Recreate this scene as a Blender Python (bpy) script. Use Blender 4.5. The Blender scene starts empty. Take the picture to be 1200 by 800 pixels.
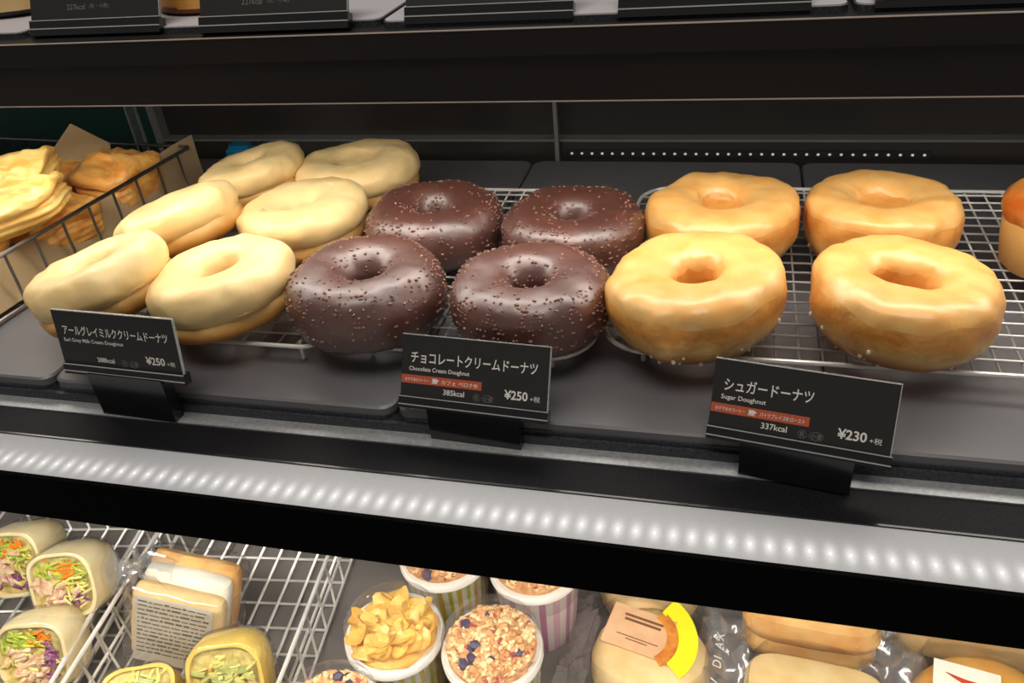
import bpy, math, random
from mathutils import Vector, Matrix, noise

# ------------------------------------------------------------------ camera, world, light
scene = bpy.context.scene
C = scene.collection
PI = math.pi
cam_d = bpy.data.cameras.new('camera')
cam_d.sensor_width = 36.0
cam_d.lens = 29.1
cam_d.clip_start = 0.01
cam_d.clip_end = 50
cam = bpy.data.objects.new('camera', cam_d)
C.objects.link(cam)
RX = (0.9679, 0.0603, -0.2439)
RY = (0.2359, -0.5519, 0.7998)
RZ = (-0.0863, -0.8317, -0.5485)
cam.matrix_world = Matrix(((RX[0], -RX[1], -RX[2], 0.0), (RY[0], -RY[1], -RY[2], 0.0),
                           (RZ[0], -RZ[1], -RZ[2], 0.225), (0, 0, 0, 1)))
scene.camera = cam

world = bpy.data.worlds.new('shop')
scene.world = world
world.use_nodes = True
bg = world.node_tree.nodes['Background']
bg.inputs[0].default_value = (1.0, 0.93, 0.86, 1)
bg.inputs[1].default_value = 0.16

def area_light(name, loc, rot, sx, sy, energy, col):
    d = bpy.data.lights.new(name, 'AREA')
    d.shape = 'RECTANGLE'; d.size = sx; d.size_y = sy; d.energy = energy; d.color = col
    o = bpy.data.objects.new(name, d); C.objects.link(o)
    o.location = loc; o.rotation_euler = rot
    return o
area_light('shop_ceiling_light', (-0.1, -0.35, 2.0), (math.radians(-12), 0, 0), 1.6, 0.9, 26, (1.0, 0.93, 0.84))  # unseen fill for general shop lighting, added to brighten the upper boards

LED_BAR = 7.0        # radiance of the frosted cover of the light bar above the doughnuts
LED_CHIP = 26.0
LED_LOW = 32.0       # light bar above the lower deck

vs = scene.view_settings
vs.view_transform = 'Standard'
vs.look = 'None'
vs.gamma = 1.0
vs.use_curve_mapping = False
vs.exposure = 0.0

# ------------------------------------------------------------------ materials
MATS = {}
def nd(nt, t, **kw):
    n = nt.nodes.new(t)
    for k, v in kw.items():
        setattr(n, k, v)
    return n
def rgba(c):
    return (c[0], c[1], c[2], 1.0)
def srgb(r, g, b):
    f = lambda v: (v/255/12.92) if v/255 <= 0.04045 else ((v/255+0.055)/1.055)**2.4
    return (f(r), f(g), f(b))
def mat(name, base, rough=0.5, metal=0.0, spec=0.5, coat=0.0, coat_rough=0.1, var=None, bump=None, sss=0.0, ramp=None, stretch=None, emit=None):
    """var=(scale, colour2, detail)  bump=(scale, strength, distance)  ramp=(zmax, [(pos, colour)...], wobble)"""
    m = bpy.data.materials.new(name); m.use_nodes = True
    nt = m.node_tree; b = nt.nodes['Principled BSDF']
    b.inputs['Base Color'].default_value = rgba(base)
    b.inputs['Roughness'].default_value = rough
    b.inputs['Metallic'].default_value = metal
    b.inputs['Specular IOR Level'].default_value = spec
    b.inputs['Coat Weight'].default_value = coat
    b.inputs['Coat Roughness'].default_value = coat_rough
    if sss:
        b.inputs['Subsurface Weight'].default_value = sss
        b.inputs['Subsurface Radius'].default_value = (0.008, 0.004, 0.002)
        b.inputs['Subsurface Scale'].default_value = 0.6
    tc = nd(nt, 'ShaderNodeTexCoord')
    vec = tc.outputs['Object']
    if stretch:
        mp = nd(nt, 'ShaderNodeMapping'); mp.inputs['Scale'].default_value = stretch
        nt.links.new(vec, mp.inputs['Vector']); vec = mp.outputs['Vector']
    col = None
    if ramp:
        zmax, stops, wob = ramp
        sep = nd(nt, 'ShaderNodeSeparateXYZ'); nt.links.new(tc.outputs['Object'], sep.inputs[0])
        nz = nd(nt, 'ShaderNodeTexNoise'); nz.inputs['Scale'].default_value = 55; nz.inputs['Detail'].default_value = 4
        nt.links.new(tc.outputs['Object'], nz.inputs['Vector'])
        ma = nd(nt, 'ShaderNodeMath', operation='MULTIPLY_ADD')
        nt.links.new(nz.outputs['Fac'], ma.inputs[0]); ma.inputs[1].default_value = wob; ma.inputs[2].default_value = -wob*0.5
        ad = nd(nt, 'ShaderNodeMath', operation='ADD'); nt.links.new(sep.outputs['Z'], ad.inputs[0]); nt.links.new(ma.outputs[0], ad.inputs[1])
        mr = nd(nt, 'ShaderNodeMapRange'); mr.inputs['From Max'].default_value = zmax
        nt.links.new(ad.outputs[0], mr.inputs['Value'])
        cr = nd(nt, 'ShaderNodeValToRGB')
        el = cr.color_ramp.elements
        while len(el) < len(stops): el.new(0.5)
        for e, (p, c) in zip(el, stops):
            e.position = p; e.color = rgba(c)
        nt.links.new(mr.outputs[0], cr.inputs[0]); col = cr.outputs[0]
    if var:
        nz = nd(nt, 'ShaderNodeTexNoise'); nz.inputs['Scale'].default_value = var[0]; nz.inputs['Detail'].default_value = var[2] if len(var) > 2 else 4
        nt.links.new(vec, nz.inputs['Vector'])
        mr = nd(nt, 'ShaderNodeMapRange'); mr.inputs['From Min'].default_value = 0.36; mr.inputs['From Max'].default_value = 0.64
        nt.links.new(nz.outputs['Fac'], mr.inputs['Value'])
        mx = nd(nt, 'ShaderNodeMix', data_type='RGBA')
        nt.links.new(mr.outputs[0], mx.inputs[0])
        if col: nt.links.new(col, mx.inputs[6])
        else: mx.inputs[6].default_value = rgba(base)
        mx.inputs[7].default_value = rgba(var[1])
        if len(var) > 3:
            sc = nd(nt, 'ShaderNodeMath', operation='MULTIPLY'); nt.links.new(mr.outputs[0], sc.inputs[0]); sc.inputs[1].default_value = var[3]
            nt.links.new(sc.outputs[0], mx.inputs[0])
        col = mx.outputs[2]
    if col: nt.links.new(col, b.inputs['Base Color'])
    if bump:
        nz = nd(nt, 'ShaderNodeTexNoise'); nz.inputs['Scale'].default_value = bump[0]; nz.inputs['Detail'].default_value = 5
        nt.links.new(vec, nz.inputs['Vector'])
        bp = nd(nt, 'ShaderNodeBump'); bp.inputs['Strength'].default_value = bump[1]; bp.inputs['Distance'].default_value = bump[2]
        nt.links.new(nz.outputs['Fac'], bp.inputs['Height']); nt.links.new(bp.outputs[0], b.inputs['Normal'])
    if emit:
        b.inputs['Emission Color'].default_value = rgba(emit[0]); b.inputs['Emission Strength'].default_value = emit[1]
    MATS[name] = m
    return m
def film_mat(name, tint=(1, 1, 1), gloss=0.12, rough=0.08, haze=0.06):
    m = bpy.data.materials.new(name); m.use_nodes = True
    nt = m.node_tree; nt.nodes.remove(nt.nodes['Principled BSDF'])
    out = nt.nodes['Material Output']
    tr = nd(nt, 'ShaderNodeBsdfTransparent'); tr.inputs[0].default_value = rgba(tint)
    gl = nd(nt, 'ShaderNodeBsdfGlossy'); gl.inputs['Roughness'].default_value = rough
    df = nd(nt, 'ShaderNodeBsdfDiffuse'); df.inputs[0].default_value = (0.9, 0.9, 0.9, 1)
    m1 = nd(nt, 'ShaderNodeMixShader'); m1.inputs[0].default_value = haze
    nt.links.new(tr.outputs[0], m1.inputs[1]); nt.links.new(df.outputs[0], m1.inputs[2])
    lw = nd(nt, 'ShaderNodeLayerWeight'); lw.inputs['Blend'].default_value = 0.35
    ma = nd(nt, 'ShaderNodeMath', operation='MULTIPLY_ADD'); ma.inputs[1].default_value = 0.45; ma.inputs[2].default_value = gloss
    nt.links.new(lw.outputs['Facing'], ma.inputs[0])
    mx = nd(nt, 'ShaderNodeMixShader'); nt.links.new(ma.outputs[0], mx.inputs[0])
    nt.links.new(m1.outputs[0], mx.inputs[1]); nt.links.new(gl.outputs[0], mx.inputs[2])
    nt.links.new(mx.outputs[0], out.inputs[0])
    MATS[name] = m
    return m

mat('black_gloss', (0.004, 0.004, 0.005), rough=0.50, spec=0.12, var=(1400, (0.03, 0.03, 0.034), 1, 0.35))  # grey speckle painted in for faint LED glints on the ledge
mat('black_matte', (0.002, 0.002, 0.002), rough=0.9, spec=0.05)
mat('fascia_black', (0.010, 0.0085, 0.008), rough=0.38, spec=0.35, var=(40, (0.016, 0.011, 0.010), 6), bump=(260, 0.08, 0.0004), stretch=(0.15, 1, 1))
mat('fascia_edge', (0.55, 0.46, 0.38), rough=0.35, spec=0.6)  # pale colour stands in for light catching the fascia edges
mat('tray_grey', srgb(104, 103, 106), rough=0.40, spec=0.6, bump=(700, 0.08, 0.0003), var=(18, srgb(96, 95, 98), 3))
mat('tray_edge', (0.016, 0.017, 0.022), rough=0.5, var=(900, (0.05, 0.055, 0.065), 2))
mat('shelf_black', (0.010, 0.010, 0.011), rough=0.5)
mat('aluminium', (0.46, 0.47, 0.48), rough=0.45, metal=0.55, var=(600, (0.36, 0.37, 0.39), 2))
mat('rear_dark', (0.022, 0.022, 0.020), rough=0.25, spec=0.5, var=(9, (0.030, 0.025, 0.022), 3))
mat('rail_grey', (0.15, 0.15, 0.14), rough=0.4)
mat('post_grey', (0.20, 0.20, 0.19), rough=0.35, metal=0.3)
mat('teal', (0.004, 0.045, 0.034), rough=0.7)
mat('chrome', (0.88, 0.86, 0.82), rough=0.30, metal=0.45)
mat('chrome_dark', (0.35, 0.34, 0.33), rough=0.28, metal=1.0)
mat('wire_white', (0.92, 0.89, 0.84), rough=0.32, metal=0.4)
mat('deck_grey', srgb(124, 117, 112), rough=0.55, var=(7, srgb(112, 106, 102), 3), stretch=(0.4, 3, 1))
mat('led_cover', (0.8, 0.8, 0.8), rough=0.5, emit=((1.0, 0.95, 0.87), LED_BAR))
mat('led_chip', (0.8, 0.8, 0.8), rough=0.5, emit=((1.0, 0.96, 0.90), LED_CHIP))
def ledge_glow_mat():  # emissive grey surface, brighter in soft dots repeated along X
    m = bpy.data.materials.new('ledge_light'); m.use_nodes = True
    nt = m.node_tree; b = nt.nodes['Principled BSDF']
    b.inputs['Base Color'].default_value = (0.22, 0.22, 0.225, 1); b.inputs['Roughness'].default_value = 0.45
    tc = nd(nt, 'ShaderNodeTexCoord'); sp = nd(nt, 'ShaderNodeSeparateXYZ'); nt.links.new(tc.outputs['Object'], sp.inputs[0])
    def mth(op, a, bb=None, c=None):
        n = nd(nt, 'ShaderNodeMath', operation=op)
        for i, v in enumerate((a, bb, c)):
            if v is None: continue
            if isinstance(v, (int, float)): n.inputs[i].default_value = v
            else: nt.links.new(v, n.inputs[i])
        return n.outputs[0]
    fx = mth('SUBTRACT', mth('FRACT', mth('DIVIDE', sp.outputs['X'], DOT_PITCH)), 0.5)
    fx = mth('MULTIPLY', fx, DOT_PITCH/0.0020)
    fy = mth('DIVIDE', mth('SUBTRACT', sp.outputs['Y'], -0.0035), 0.0040)
    g = mth('EXPONENT', mth('MULTIPLY', mth('ADD', mth('MULTIPLY', fx, fx), mth('MULTIPLY', fy, fy)), -1.0))
    wide = mth('EXPONENT', mth('MULTIPLY', mth('MULTIPLY', fy, fy), -0.14))
    nz = nd(nt, 'ShaderNodeTexNoise'); nz.inputs['Scale'].default_value = 1500; nt.links.new(tc.outputs['Object'], nz.inputs['Vector'])
    e = mth('ADD', mth('MULTIPLY_ADD', wide, 0.10, 0.13), mth('MULTIPLY', g, 0.42))
    e = mth('MULTIPLY', e, mth('MULTIPLY_ADD', nz.outputs['Fac'], 0.5, 0.75))
    b.inputs['Emission Color'].default_value = (1.0, 0.98, 0.97, 1)
    nt.links.new(e, b.inputs['Emission Strength'])
    MATS['ledge_light'] = m
DOT_PITCH = 0.00697
ledge_glow_mat()
mat('ledge_led', (0.8, 0.8, 0.8), rough=0.5, emit=((1.0, 0.97, 0.93), 0.62))
mat('led_low', (0.8, 0.8, 0.8), rough=0.5, emit=((1.0, 0.95, 0.87), LED_LOW))
mat('led_dim', (0.5, 0.5, 0.5), rough=0.5, emit=((0.95, 0.97, 1.0), 0.35))  # weak emission in place of mirrored LED dots
mat('white_board', srgb(206, 203, 208), rough=0.5)
mat('card_black', srgb(42, 41, 40), rough=0.42, spec=0.4)
mat('holder_black', (0.010, 0.010, 0.012), rough=0.16, spec=0.6)
mat('clear_edge', srgb(170, 172, 168), rough=0.15, spec=0.6)
mat('ink_white', srgb(226, 222, 216), rough=0.6)
mat('ink_grey', srgb(120, 116, 112), rough=0.6)
mat('ink_brown', srgb(120, 78, 50), rough=0.7)
mat('ink_dark', srgb(95, 90, 84), rough=0.7)
mat('band_orange', srgb(188, 88, 58), rough=0.5)
# bakery
GOLD_T, GOLD_S, GOLD_P, GOLD_B = srgb(238, 188, 114), srgb(206, 132, 56), srgb(232, 190, 118), srgb(176, 102, 36)
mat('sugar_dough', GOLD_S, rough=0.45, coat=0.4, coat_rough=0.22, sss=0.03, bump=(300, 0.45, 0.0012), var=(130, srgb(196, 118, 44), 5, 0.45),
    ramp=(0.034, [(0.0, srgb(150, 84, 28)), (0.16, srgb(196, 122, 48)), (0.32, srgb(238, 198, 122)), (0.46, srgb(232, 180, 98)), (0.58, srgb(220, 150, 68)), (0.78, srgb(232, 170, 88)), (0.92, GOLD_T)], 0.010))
mat('sugar_glaze', GOLD_T, rough=0.42, coat=0.5, coat_rough=0.26, sss=0.05, var=(90, srgb(232, 166, 82), 6, 0.8), bump=(260, 0.28, 0.0008))
mat('sugar_white', srgb(240, 226, 200), rough=0.5)
mat('choc', srgb(84, 44, 33), rough=0.48, spec=0.8, coat=1.0, coat_rough=0.42, var=(60, srgb(100, 54, 40), 4), bump=(240, 0.30, 0.0012))
MATS['choc'].node_tree.nodes['Principled BSDF'].inputs['Coat IOR'].default_value = 1.75
mat('choc_crumb', srgb(128, 88, 74), rough=0.35, coat=0.3, coat_rough=0.2)
mat('milk_icing', srgb(252, 222, 160), rough=0.42, coat=0.12, coat_rough=0.3, sss=0.08, var=(45, srgb(244, 208, 140), 4, 0.8), bump=(210, 0.28, 0.0011))
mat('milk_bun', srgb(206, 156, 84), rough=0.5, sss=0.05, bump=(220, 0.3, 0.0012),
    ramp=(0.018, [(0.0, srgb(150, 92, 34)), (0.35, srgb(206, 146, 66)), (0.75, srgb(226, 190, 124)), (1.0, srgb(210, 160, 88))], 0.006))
mat('puff', srgb(248, 194, 106), rough=0.4, coat=0.2, coat_rough=0.25, sss=0.05, var=(60, srgb(226, 146, 60), 5), bump=(120, 0.35, 0.0022), stretch=(0.5, 2.2, 3))
mat('puff_pale', srgb(248, 220, 140), rough=0.42, coat=0.2, coat_rough=0.25, sss=0.05, var=(50, srgb(232, 176, 84), 5), bump=(120, 0.35, 0.0022), stretch=(0.5, 2.2, 3))
def parchment_mat():
    m = bpy.data.materials.new('parchment'); m.use_nodes = True
    nt = m.node_tree; nt.nodes.remove(nt.nodes['Principled BSDF'])
    tc = nd(nt, 'ShaderNodeTexCoord'); nz = nd(nt, 'ShaderNodeTexNoise'); nz.inputs['Scale'].default_value = 40; nt.links.new(tc.outputs['Object'], nz.inputs['Vector'])
    mx = nd(nt, 'ShaderNodeMix', data_type='RGBA'); nt.links.new(nz.outputs['Fac'], mx.inputs[0])
    mx.inputs[6].default_value = rgba(srgb(222, 200, 160)); mx.inputs[7].default_value = rgba(srgb(206, 182, 140))
    df = nd(nt, 'ShaderNodeBsdfDiffuse'); tl_ = nd(nt, 'ShaderNodeBsdfTranslucent'); ms = nd(nt, 'ShaderNodeMixShader'); ms.inputs[0].default_value = 0.5
    nt.links.new(mx.outputs[2], df.inputs[0]); nt.links.new(mx.outputs[2], tl_.inputs[0])
    nt.links.new(df.outputs[0], ms.inputs[1]); nt.links.new(tl_.outputs[0], ms.inputs[2])
    nt.links.new(ms.outputs[0], nt.nodes['Material Output'].inputs[0]); MATS['parchment'] = m
parchment_mat()
mat('tart_side', srgb(226, 172, 96), rough=0.5, bump=(160, 0.2, 0.001))
mat('tart_top', srgb(226, 150, 66), rough=0.35, coat=0.3, var=(70, srgb(186, 92, 30), 4), bump=(120, 0.3, 0.0015))
mat('blue_plastic', srgb(20, 110, 150), rough=0.4)
# lower deck food
mat('tortilla', srgb(242, 226, 178), rough=0.55, sss=0.08, var=(40, srgb(232, 210, 152), 4), bump=(130, 0.2, 0.001))
mat('tortilla_yellow', srgb(238, 206, 104), rough=0.55, sss=0.08, var=(40, srgb(226, 184, 72), 4), bump=(130, 0.2, 0.001))
mat('lettuce', srgb(196, 198, 82), rough=0.5, var=(120, srgb(140, 164, 60), 3))
mat('lettuce_pale', srgb(226, 220, 140), rough=0.5, var=(120, srgb(206, 190, 92), 3))
mat('filling', srgb(214, 196, 120), rough=0.6, var=(140, srgb(168, 150, 84), 4), bump=(260, 0.5, 0.0015))
mat('carrot', srgb(232, 122, 30), rough=0.45)
mat('cabbage', srgb(116, 56, 100), rough=0.45, var=(200, srgb(160, 104, 142), 3))
mat('chicken', srgb(222, 196, 164), rough=0.55, var=(150, srgb(196, 150, 116), 4), bump=(220, 0.3, 0.001))
mat('avocado', srgb(150, 160, 92), rough=0.5, var=(120, srgb(190, 180, 110), 3))
mat('bread_tan', srgb(232, 204, 150), rough=0.6, sss=0.06, var=(40, srgb(222, 184, 122), 4), bump=(180, 0.12, 0.001))
mat('bread_brown', srgb(222, 158, 84), rough=0.5, sss=0.05, var=(40, srgb(236, 190, 120), 4), bump=(180, 0.12, 0.001))
mat('bread_orange', srgb(232, 160, 66), rough=0.4, coat=0.2, var=(40, srgb(240, 182, 96), 4))
mat('egg_white', srgb(250, 246, 226), rough=0.35, coat=0.3)
mat('label_paper', srgb(206, 196, 176), rough=0.6)
mat('label_white', srgb(250, 244, 226), rough=0.5)
mat('label_tan', srgb(226, 180, 138), rough=0.6, var=(60, srgb(216, 168, 124), 3))
mat('label_yellow', srgb(244, 236, 40), rough=0.5)
mat('label_orange', srgb(226, 150, 62), rough=0.5, var=(90, srgb(190, 100, 40), 3))
mat('label_red', srgb(206, 66, 30), rough=0.5)
mat('cup_white', srgb(240, 236, 226), rough=0.35)
mat('flake', srgb(240, 200, 106), rough=0.45, coat=0.2, var=(80, srgb(226, 168, 66), 3), bump=(200, 0.2, 0.001))
mat('granola', srgb(226, 176, 120), rough=0.55, var=(160, srgb(200, 136, 80), 3))
mat('granola_pale', srgb(242, 214, 158), rough=0.55)
mat('granola_red', srgb(176, 76, 66), rough=0.45)
mat('berry', srgb(70, 56, 84), rough=0.5)
mat('bread_crust', srgb(120, 66, 24), rough=0.5)
mat('dark_item', srgb(40, 34, 32), rough=0.5)
film_mat('film', gloss=0.03, rough=0.12, haze=0.02)
film_mat('lid_clear', gloss=0.02, rough=0.06, haze=0.02)
film_mat('film_crumple', gloss=0.10, rough=0.16, haze=0.10)

def cup_mat(name, ca, cb, cw, nstripe):
    m = bpy.data.materials.new(name); m.use_nodes = True
    nt = m.node_tree; b = nt.nodes['Principled BSDF']; b.inputs['Roughness'].default_value = 0.35
    tc = nd(nt, 'ShaderNodeTexCoord'); sp = nd(nt, 'ShaderNodeSeparateXYZ'); nt.links.new(tc.outputs['Object'], sp.inputs[0])
    at = nd(nt, 'ShaderNodeMath', operation='ARCTAN2'); nt.links.new(sp.outputs['Y'], at.inputs[0]); nt.links.new(sp.outputs['X'], at.inputs[1])
    mu = nd(nt, 'ShaderNodeMath', operation='MULTIPLY'); nt.links.new(at.outputs[0], mu.inputs[0]); mu.inputs[1].default_value = nstripe/(2*PI)
    fr = nd(nt, 'ShaderNodeMath', operation='FRACT'); nt.links.new(mu.outputs[0], fr.inputs[0])
    cr = nd(nt, 'ShaderNodeValToRGB'); cr.color_ramp.interpolation = 'CONSTANT'
    el = cr.color_ramp.elements
    while len(el) < 4: el.new(0.5)
    for e, (p, c) in zip(el, [(0.0, cw), (0.28, ca), (0.5, cw), (0.74, cb)]):
        e.position = p; e.color = rgba(c)
    nt.links.new(fr.outputs[0], cr.inputs[0]); nt.links.new(cr.outputs[0], b.inputs['Base Color'])
    MATS[name] = m
cup_mat('cup_green', srgb(178, 178, 40), srgb(206, 170, 40), srgb(214, 208, 190), 14)
cup_mat('cup_pink', srgb(196, 130, 160), srgb(222, 176, 190), srgb(232, 216, 210), 9)

# ------------------------------------------------------------------ mesh helpers
class MB:
    def __init__(s): s.v = []; s.f = []
    def grid(s, rows, close_u=False, close_v=False):
        """rows: list of equally long lists of points; close_u wraps along a row, close_v wraps rows"""
        o = len(s.v); n = len(rows[0]); m = len(rows)
        for r in rows: s.v.extend(tuple(p) for p in r)
        for i in range(m if close_v else m-1):
            for j in range(n if close_u else n-1):
                a = o+i*n+j; b = o+i*n+(j+1) % n; c = o+((i+1) % m)*n+(j+1) % n; d = o+((i+1) % m)*n+j
                s.f.append((a, b, c, d))
        return o
    def cap(s, idx): s.f.append(tuple(idx))
    def box(s, x0, x1, y0, y1, z0, z1, M=None):
        o = len(s.v)
        P = [Vector((x, y, z)) for z in (z0, z1) for y in (y0, y1) for x in (x0, x1)]
        if M: P = [M @ p for p in P]
        s.v.extend(tuple(p) for p in P)
        for q in ((0, 2, 3, 1), (4, 5, 7, 6), (0, 1, 5, 4), (2, 6, 7, 3), (0, 4, 6, 2), (1, 3, 7, 5)):
            s.f.append(tuple(o+i for i in q))
    def rbox(s, x0, x1, y0, y1, z0, z1, r, seg=4, top_in=0.0):
        """box with rounded vertical corners and an optional chamfer at the top"""
        pts = []
        for cx, cy, a0 in ((x1-r, y1-r, 0), (x0+r, y1-r, PI/2), (x0+r, y0+r, PI), (x1-r, y0+r, 1.5*PI)):
            for k in range(seg+1):
                a = a0+k/seg*PI/2; pts.append((cx+r*math.cos(a), cy+r*math.sin(a)))
        cx, cy = (x0+x1)/2, (y0+y1)/2
        def ring(z, d):
            return [(px-d*(1 if px > cx else -1), py-d*(1 if py > cy else -1), z) for px, py in pts]
        rows = [ring(z0, 0), ring(z1-top_in, 0)]
        if top_in: rows.append(ring(z1, top_in))
        o = s.grid(rows, close_u=True); n = len(pts)
        s.cap([o+(n-1-i) for i in range(n)]); s.cap([o+(len(rows)-1)*n+i for i in range(n)])
    def tube(s, pts, r, seg=8, closed=False, caps=True):
        pts = [Vector(p) for p in pts]; n = len(pts); rows = []
        up = Vector((0, 0, 1))
        for i, p in enumerate(pts):
            if closed: t = pts[(i+1) % n]-pts[i-1]
            else: t = pts[min(i+1, n-1)]-pts[max(i-1, 0)]
            t.normalize()
            a = t.cross(up if abs(t.z) < 0.9 else Vector((1, 0, 0))).normalized(); b = t.cross(a)
            rr = r(i/(n-1)) if callable(r) else r
            rows.append([p+(a*math.cos(k/seg*2*PI)+b*math.sin(k/seg*2*PI))*rr for k in range(seg)])
        o = s.grid(rows, close_u=True, close_v=closed)
        if caps and not closed:
            s.cap([o+k for k in range(seg)]); s.cap([o+(n-1)*seg+k for k in reversed(range(seg))])
    def lathe(s, prof, seg=48, fn=None, closed=False):
        rows = []
        for i, (r, z) in enumerate(prof):
            row = []
            for k in range(seg):
                a = 2*PI*k/seg; p = Vector((r*math.cos(a), r*math.sin(a), z))
                row.append(fn(p, i, a) if fn else p)
            rows.append(row)
        s.grid(rows, close_u=True, close_v=closed)
    def ico(s, c, sx, sy, sz, M=None):
        o = len(s.v); t = (1+5**0.5)/2
        V = [(-1, t, 0), (1, t, 0), (-1, -t, 0), (1, -t, 0), (0, -1, t), (0, 1, t), (0, -1, -t), (0, 1, -t), (t, 0, -1), (t, 0, 1), (-t, 0, -1), (-t, 0, 1)]
        F = [(0, 11, 5), (0, 5, 1), (0, 1, 7), (0, 7, 10), (0, 10, 11), (1, 5, 9), (5, 11, 4), (11, 10, 2), (10, 7, 6), (7, 1, 8), (3, 9, 4), (3, 4, 2), (3, 2, 6), (3, 6, 8), (3, 8, 9), (4, 9, 5), (2, 4, 11), (6, 2, 10), (8, 6, 7), (9, 8, 1)]
        k = 1/math.sqrt(1+t*t)
        for v in V:
            p = Vector((v[0]*k*sx, v[1]*k*sy, v[2]*k*sz))
            if M: p = M @ p
            s.v.append(tuple(p+Vector(c)))
        s.f.extend(tuple(o+i for i in f) for f in F)
    def mesh(s, name, m, smooth=True, auto=None):
        me = bpy.data.meshes.new(name); me.from_pydata(s.v, [], s.f); me.update()
        if smooth:
            me.polygons.foreach_set('use_smooth', [True]*len(me.polygons))
            if auto: me.set_sharp_from_angle(angle=math.radians(auto))
        me.materials.append(MATS[m])
        return me
    def build(s, name, m, parent=None, smooth=True, auto=40):
        me = s.mesh(name, m, smooth, auto)
        return link(name, me, parent)
def link(name, me, parent=None):
    o = bpy.data.objects.new(name, me); C.objects.link(o)
    if parent: o.parent = parent
    return o
def tag(o, label, cat, group=None, kind=None):
    o['label'] = label
    if cat: o['category'] = cat
    if group: o['group'] = group
    if kind: o['kind'] = kind
    return o
def thing(name, label, cat, loc=(0, 0, 0), rot=(0, 0, 0), group=None, kind=None):
    o = bpy.data.objects.new(name, None); C.objects.link(o)
    o.empty_display_size = 0.01
    o.location = loc; o.rotation_euler = rot
    return tag(o, label, cat, group, kind)
def part(name, m, parent, fn, **kw):
    b = MB(); fn(b); return b.build(name, m, parent, **kw)
def boxpart(name, m, parent, *a, **kw):
    return part(name, m, parent, lambda b: b.box(*a), smooth=False, **kw)
def wires(parent, me, places):
    for loc in places:
        o = link('wire', me, parent); o.location = loc
def wire_mesh(axis, length, r, m, seg=7):
    b = MB(); e = Vector((0, 0, 0)); e[axis] = length
    b.tube([(0, 0, 0), tuple(e)], r, seg)
    return b.mesh('wire', m)
def text_mesh(body, m, w=None, h=None, bold=0.0):
    cu = bpy.data.curves.new('lettering', 'FONT'); cu.body = body; cu.resolution_u = 3; cu.offset = bold
    o = bpy.data.objects.new('lettering', cu); C.objects.link(o)
    dg = bpy.context.evaluated_depsgraph_get()
    me = bpy.data.meshes.new_from_object(o.evaluated_get(dg))
    bpy.data.objects.remove(o); bpy.data.curves.remove(cu)
    xs = [v.co.x for v in me.vertices]; ys = [v.co.y for v in me.vertices]
    if not xs: return me
    x0, x1, y0, y1 = min(xs), max(xs), min(ys), max(ys)
    sx = w/(x1-x0) if w else None; sy = h/(y1-y0) if h else None
    sx = sx or sy; sy = sy or sx
    for v in me.vertices:
        v.co.x = (v.co.x-x0)*sx; v.co.y = (v.co.y-y0)*sy
    me.materials.clear(); me.materials.append(MATS[m])
    return me
def fbm(p, s, seed=0.0, oct=3):
    v = 0; a = 1; q = Vector(p)*s+Vector((seed*7.3, seed*3.1, seed*5.7))
    for _ in range(oct):
        v += a*noise.noise(q); q = q*2.1; a *= 0.5
    return v

# ------------------------------------------------------------------ the setting
X0, X1 = -0.75, 0.42
# the shelf that carries the doughnuts
sh = thing('display_shelf', 'black display shelf with a glossy front ledge under the doughnuts', 'shelf', (0, 0.4, -0.012), kind='structure')
def B(name, m, x0, x1, y0, y1, z0, z1, parent):
    o = parent.location
    return boxpart(name, m, parent, x0-o.x, x1-o.x, y0-o.y, y1-o.y, z0-o.z, z1-o.z)
B('shelf_board', 'shelf_black', X0, X1, 0.269, 0.60, -0.022, -0.0065, sh)
B('front_step', 'tray_edge', X0, X1, 0.2665, 0.269, -0.012, -0.0068, sh)
B('metal_strip', 'aluminium', X0, X1, 0.2585, 0.2665, -0.022, -0.0112, sh)
B('glossy_ledge', 'black_gloss', X0, X1, 0.2405, 0.2585, -0.022, -0.012, sh)
B('ledge_frame', 'holder_black', X0, X1, 0.2395, 0.2405, -0.022, -0.0114, sh)
B('ledge_base', 'shelf_black', X0, X1, 0.2145, 0.2395, -0.022, -0.0135, sh)
B('front_edge', 'black_matte', X0, X1, 0.2125, 0.2145, -0.0365, -0.0105, sh)
# the shelf above it
us = thing('display_shelf', 'upper display shelf with a dark wooden fascia across the top', 'shelf', (0, 0.45, 0.13), kind='structure')
B('shelf_board', 'shelf_black', X0, X1, 0.336, 0.60, 0.134, 0.1478, us)
B('fascia_lip', 'fascia_black', X0, X1, 0.3305, 0.336, 0.1375, 0.1480, us)
B('lip_edge', 'fascia_edge', X0, X1, 0.3302, 0.3312, 0.1480, 0.1484, us)
B('fascia', 'fascia_black', X0, X1, 0.3322, 0.3355, 0.1188, 0.1372, us)
B('fascia_edge', 'fascia_edge', X0, X1, 0.3320, 0.3332, 0.1183, 0.1188, us)
# rear of the case
wb = thing('wall_back', 'dark rear wall of the display case behind the trays', 'wall', (0, 0.58, -0.0065), kind='structure')
B('rear_panel', 'rear_dark', -0.455, X1, 0.580, 0.588, -0.0065, 0.134, wb)
B('rear_rail', 'rail_grey', -0.455, X1, 0.570, 0.580, 0.0125, 0.0142, wb)
B('rear_kick', 'rear_dark', -0.455, X1, 0.572, 0.580, -0.0065, 0.0120, wb)
B('post', 'post_grey', -0.1250, -0.1222, 0.566, 0.570, -0.0065, 0.134, wb)
B('post', 'post_grey', -0.4620, -0.4550, 0.570, 0.588, -0.0065, 0.134, wb)
gp = thing('cabinet_panel', 'dark green panel seen through the open rear of the case', 'panel', (-0.60, 0.66, -0.40))
part('board', 'teal', gp, lambda b: b.rbox(-0.16, 0.16, -0.008, 0.008, 0.0, 0.60, 0.006))
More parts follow.
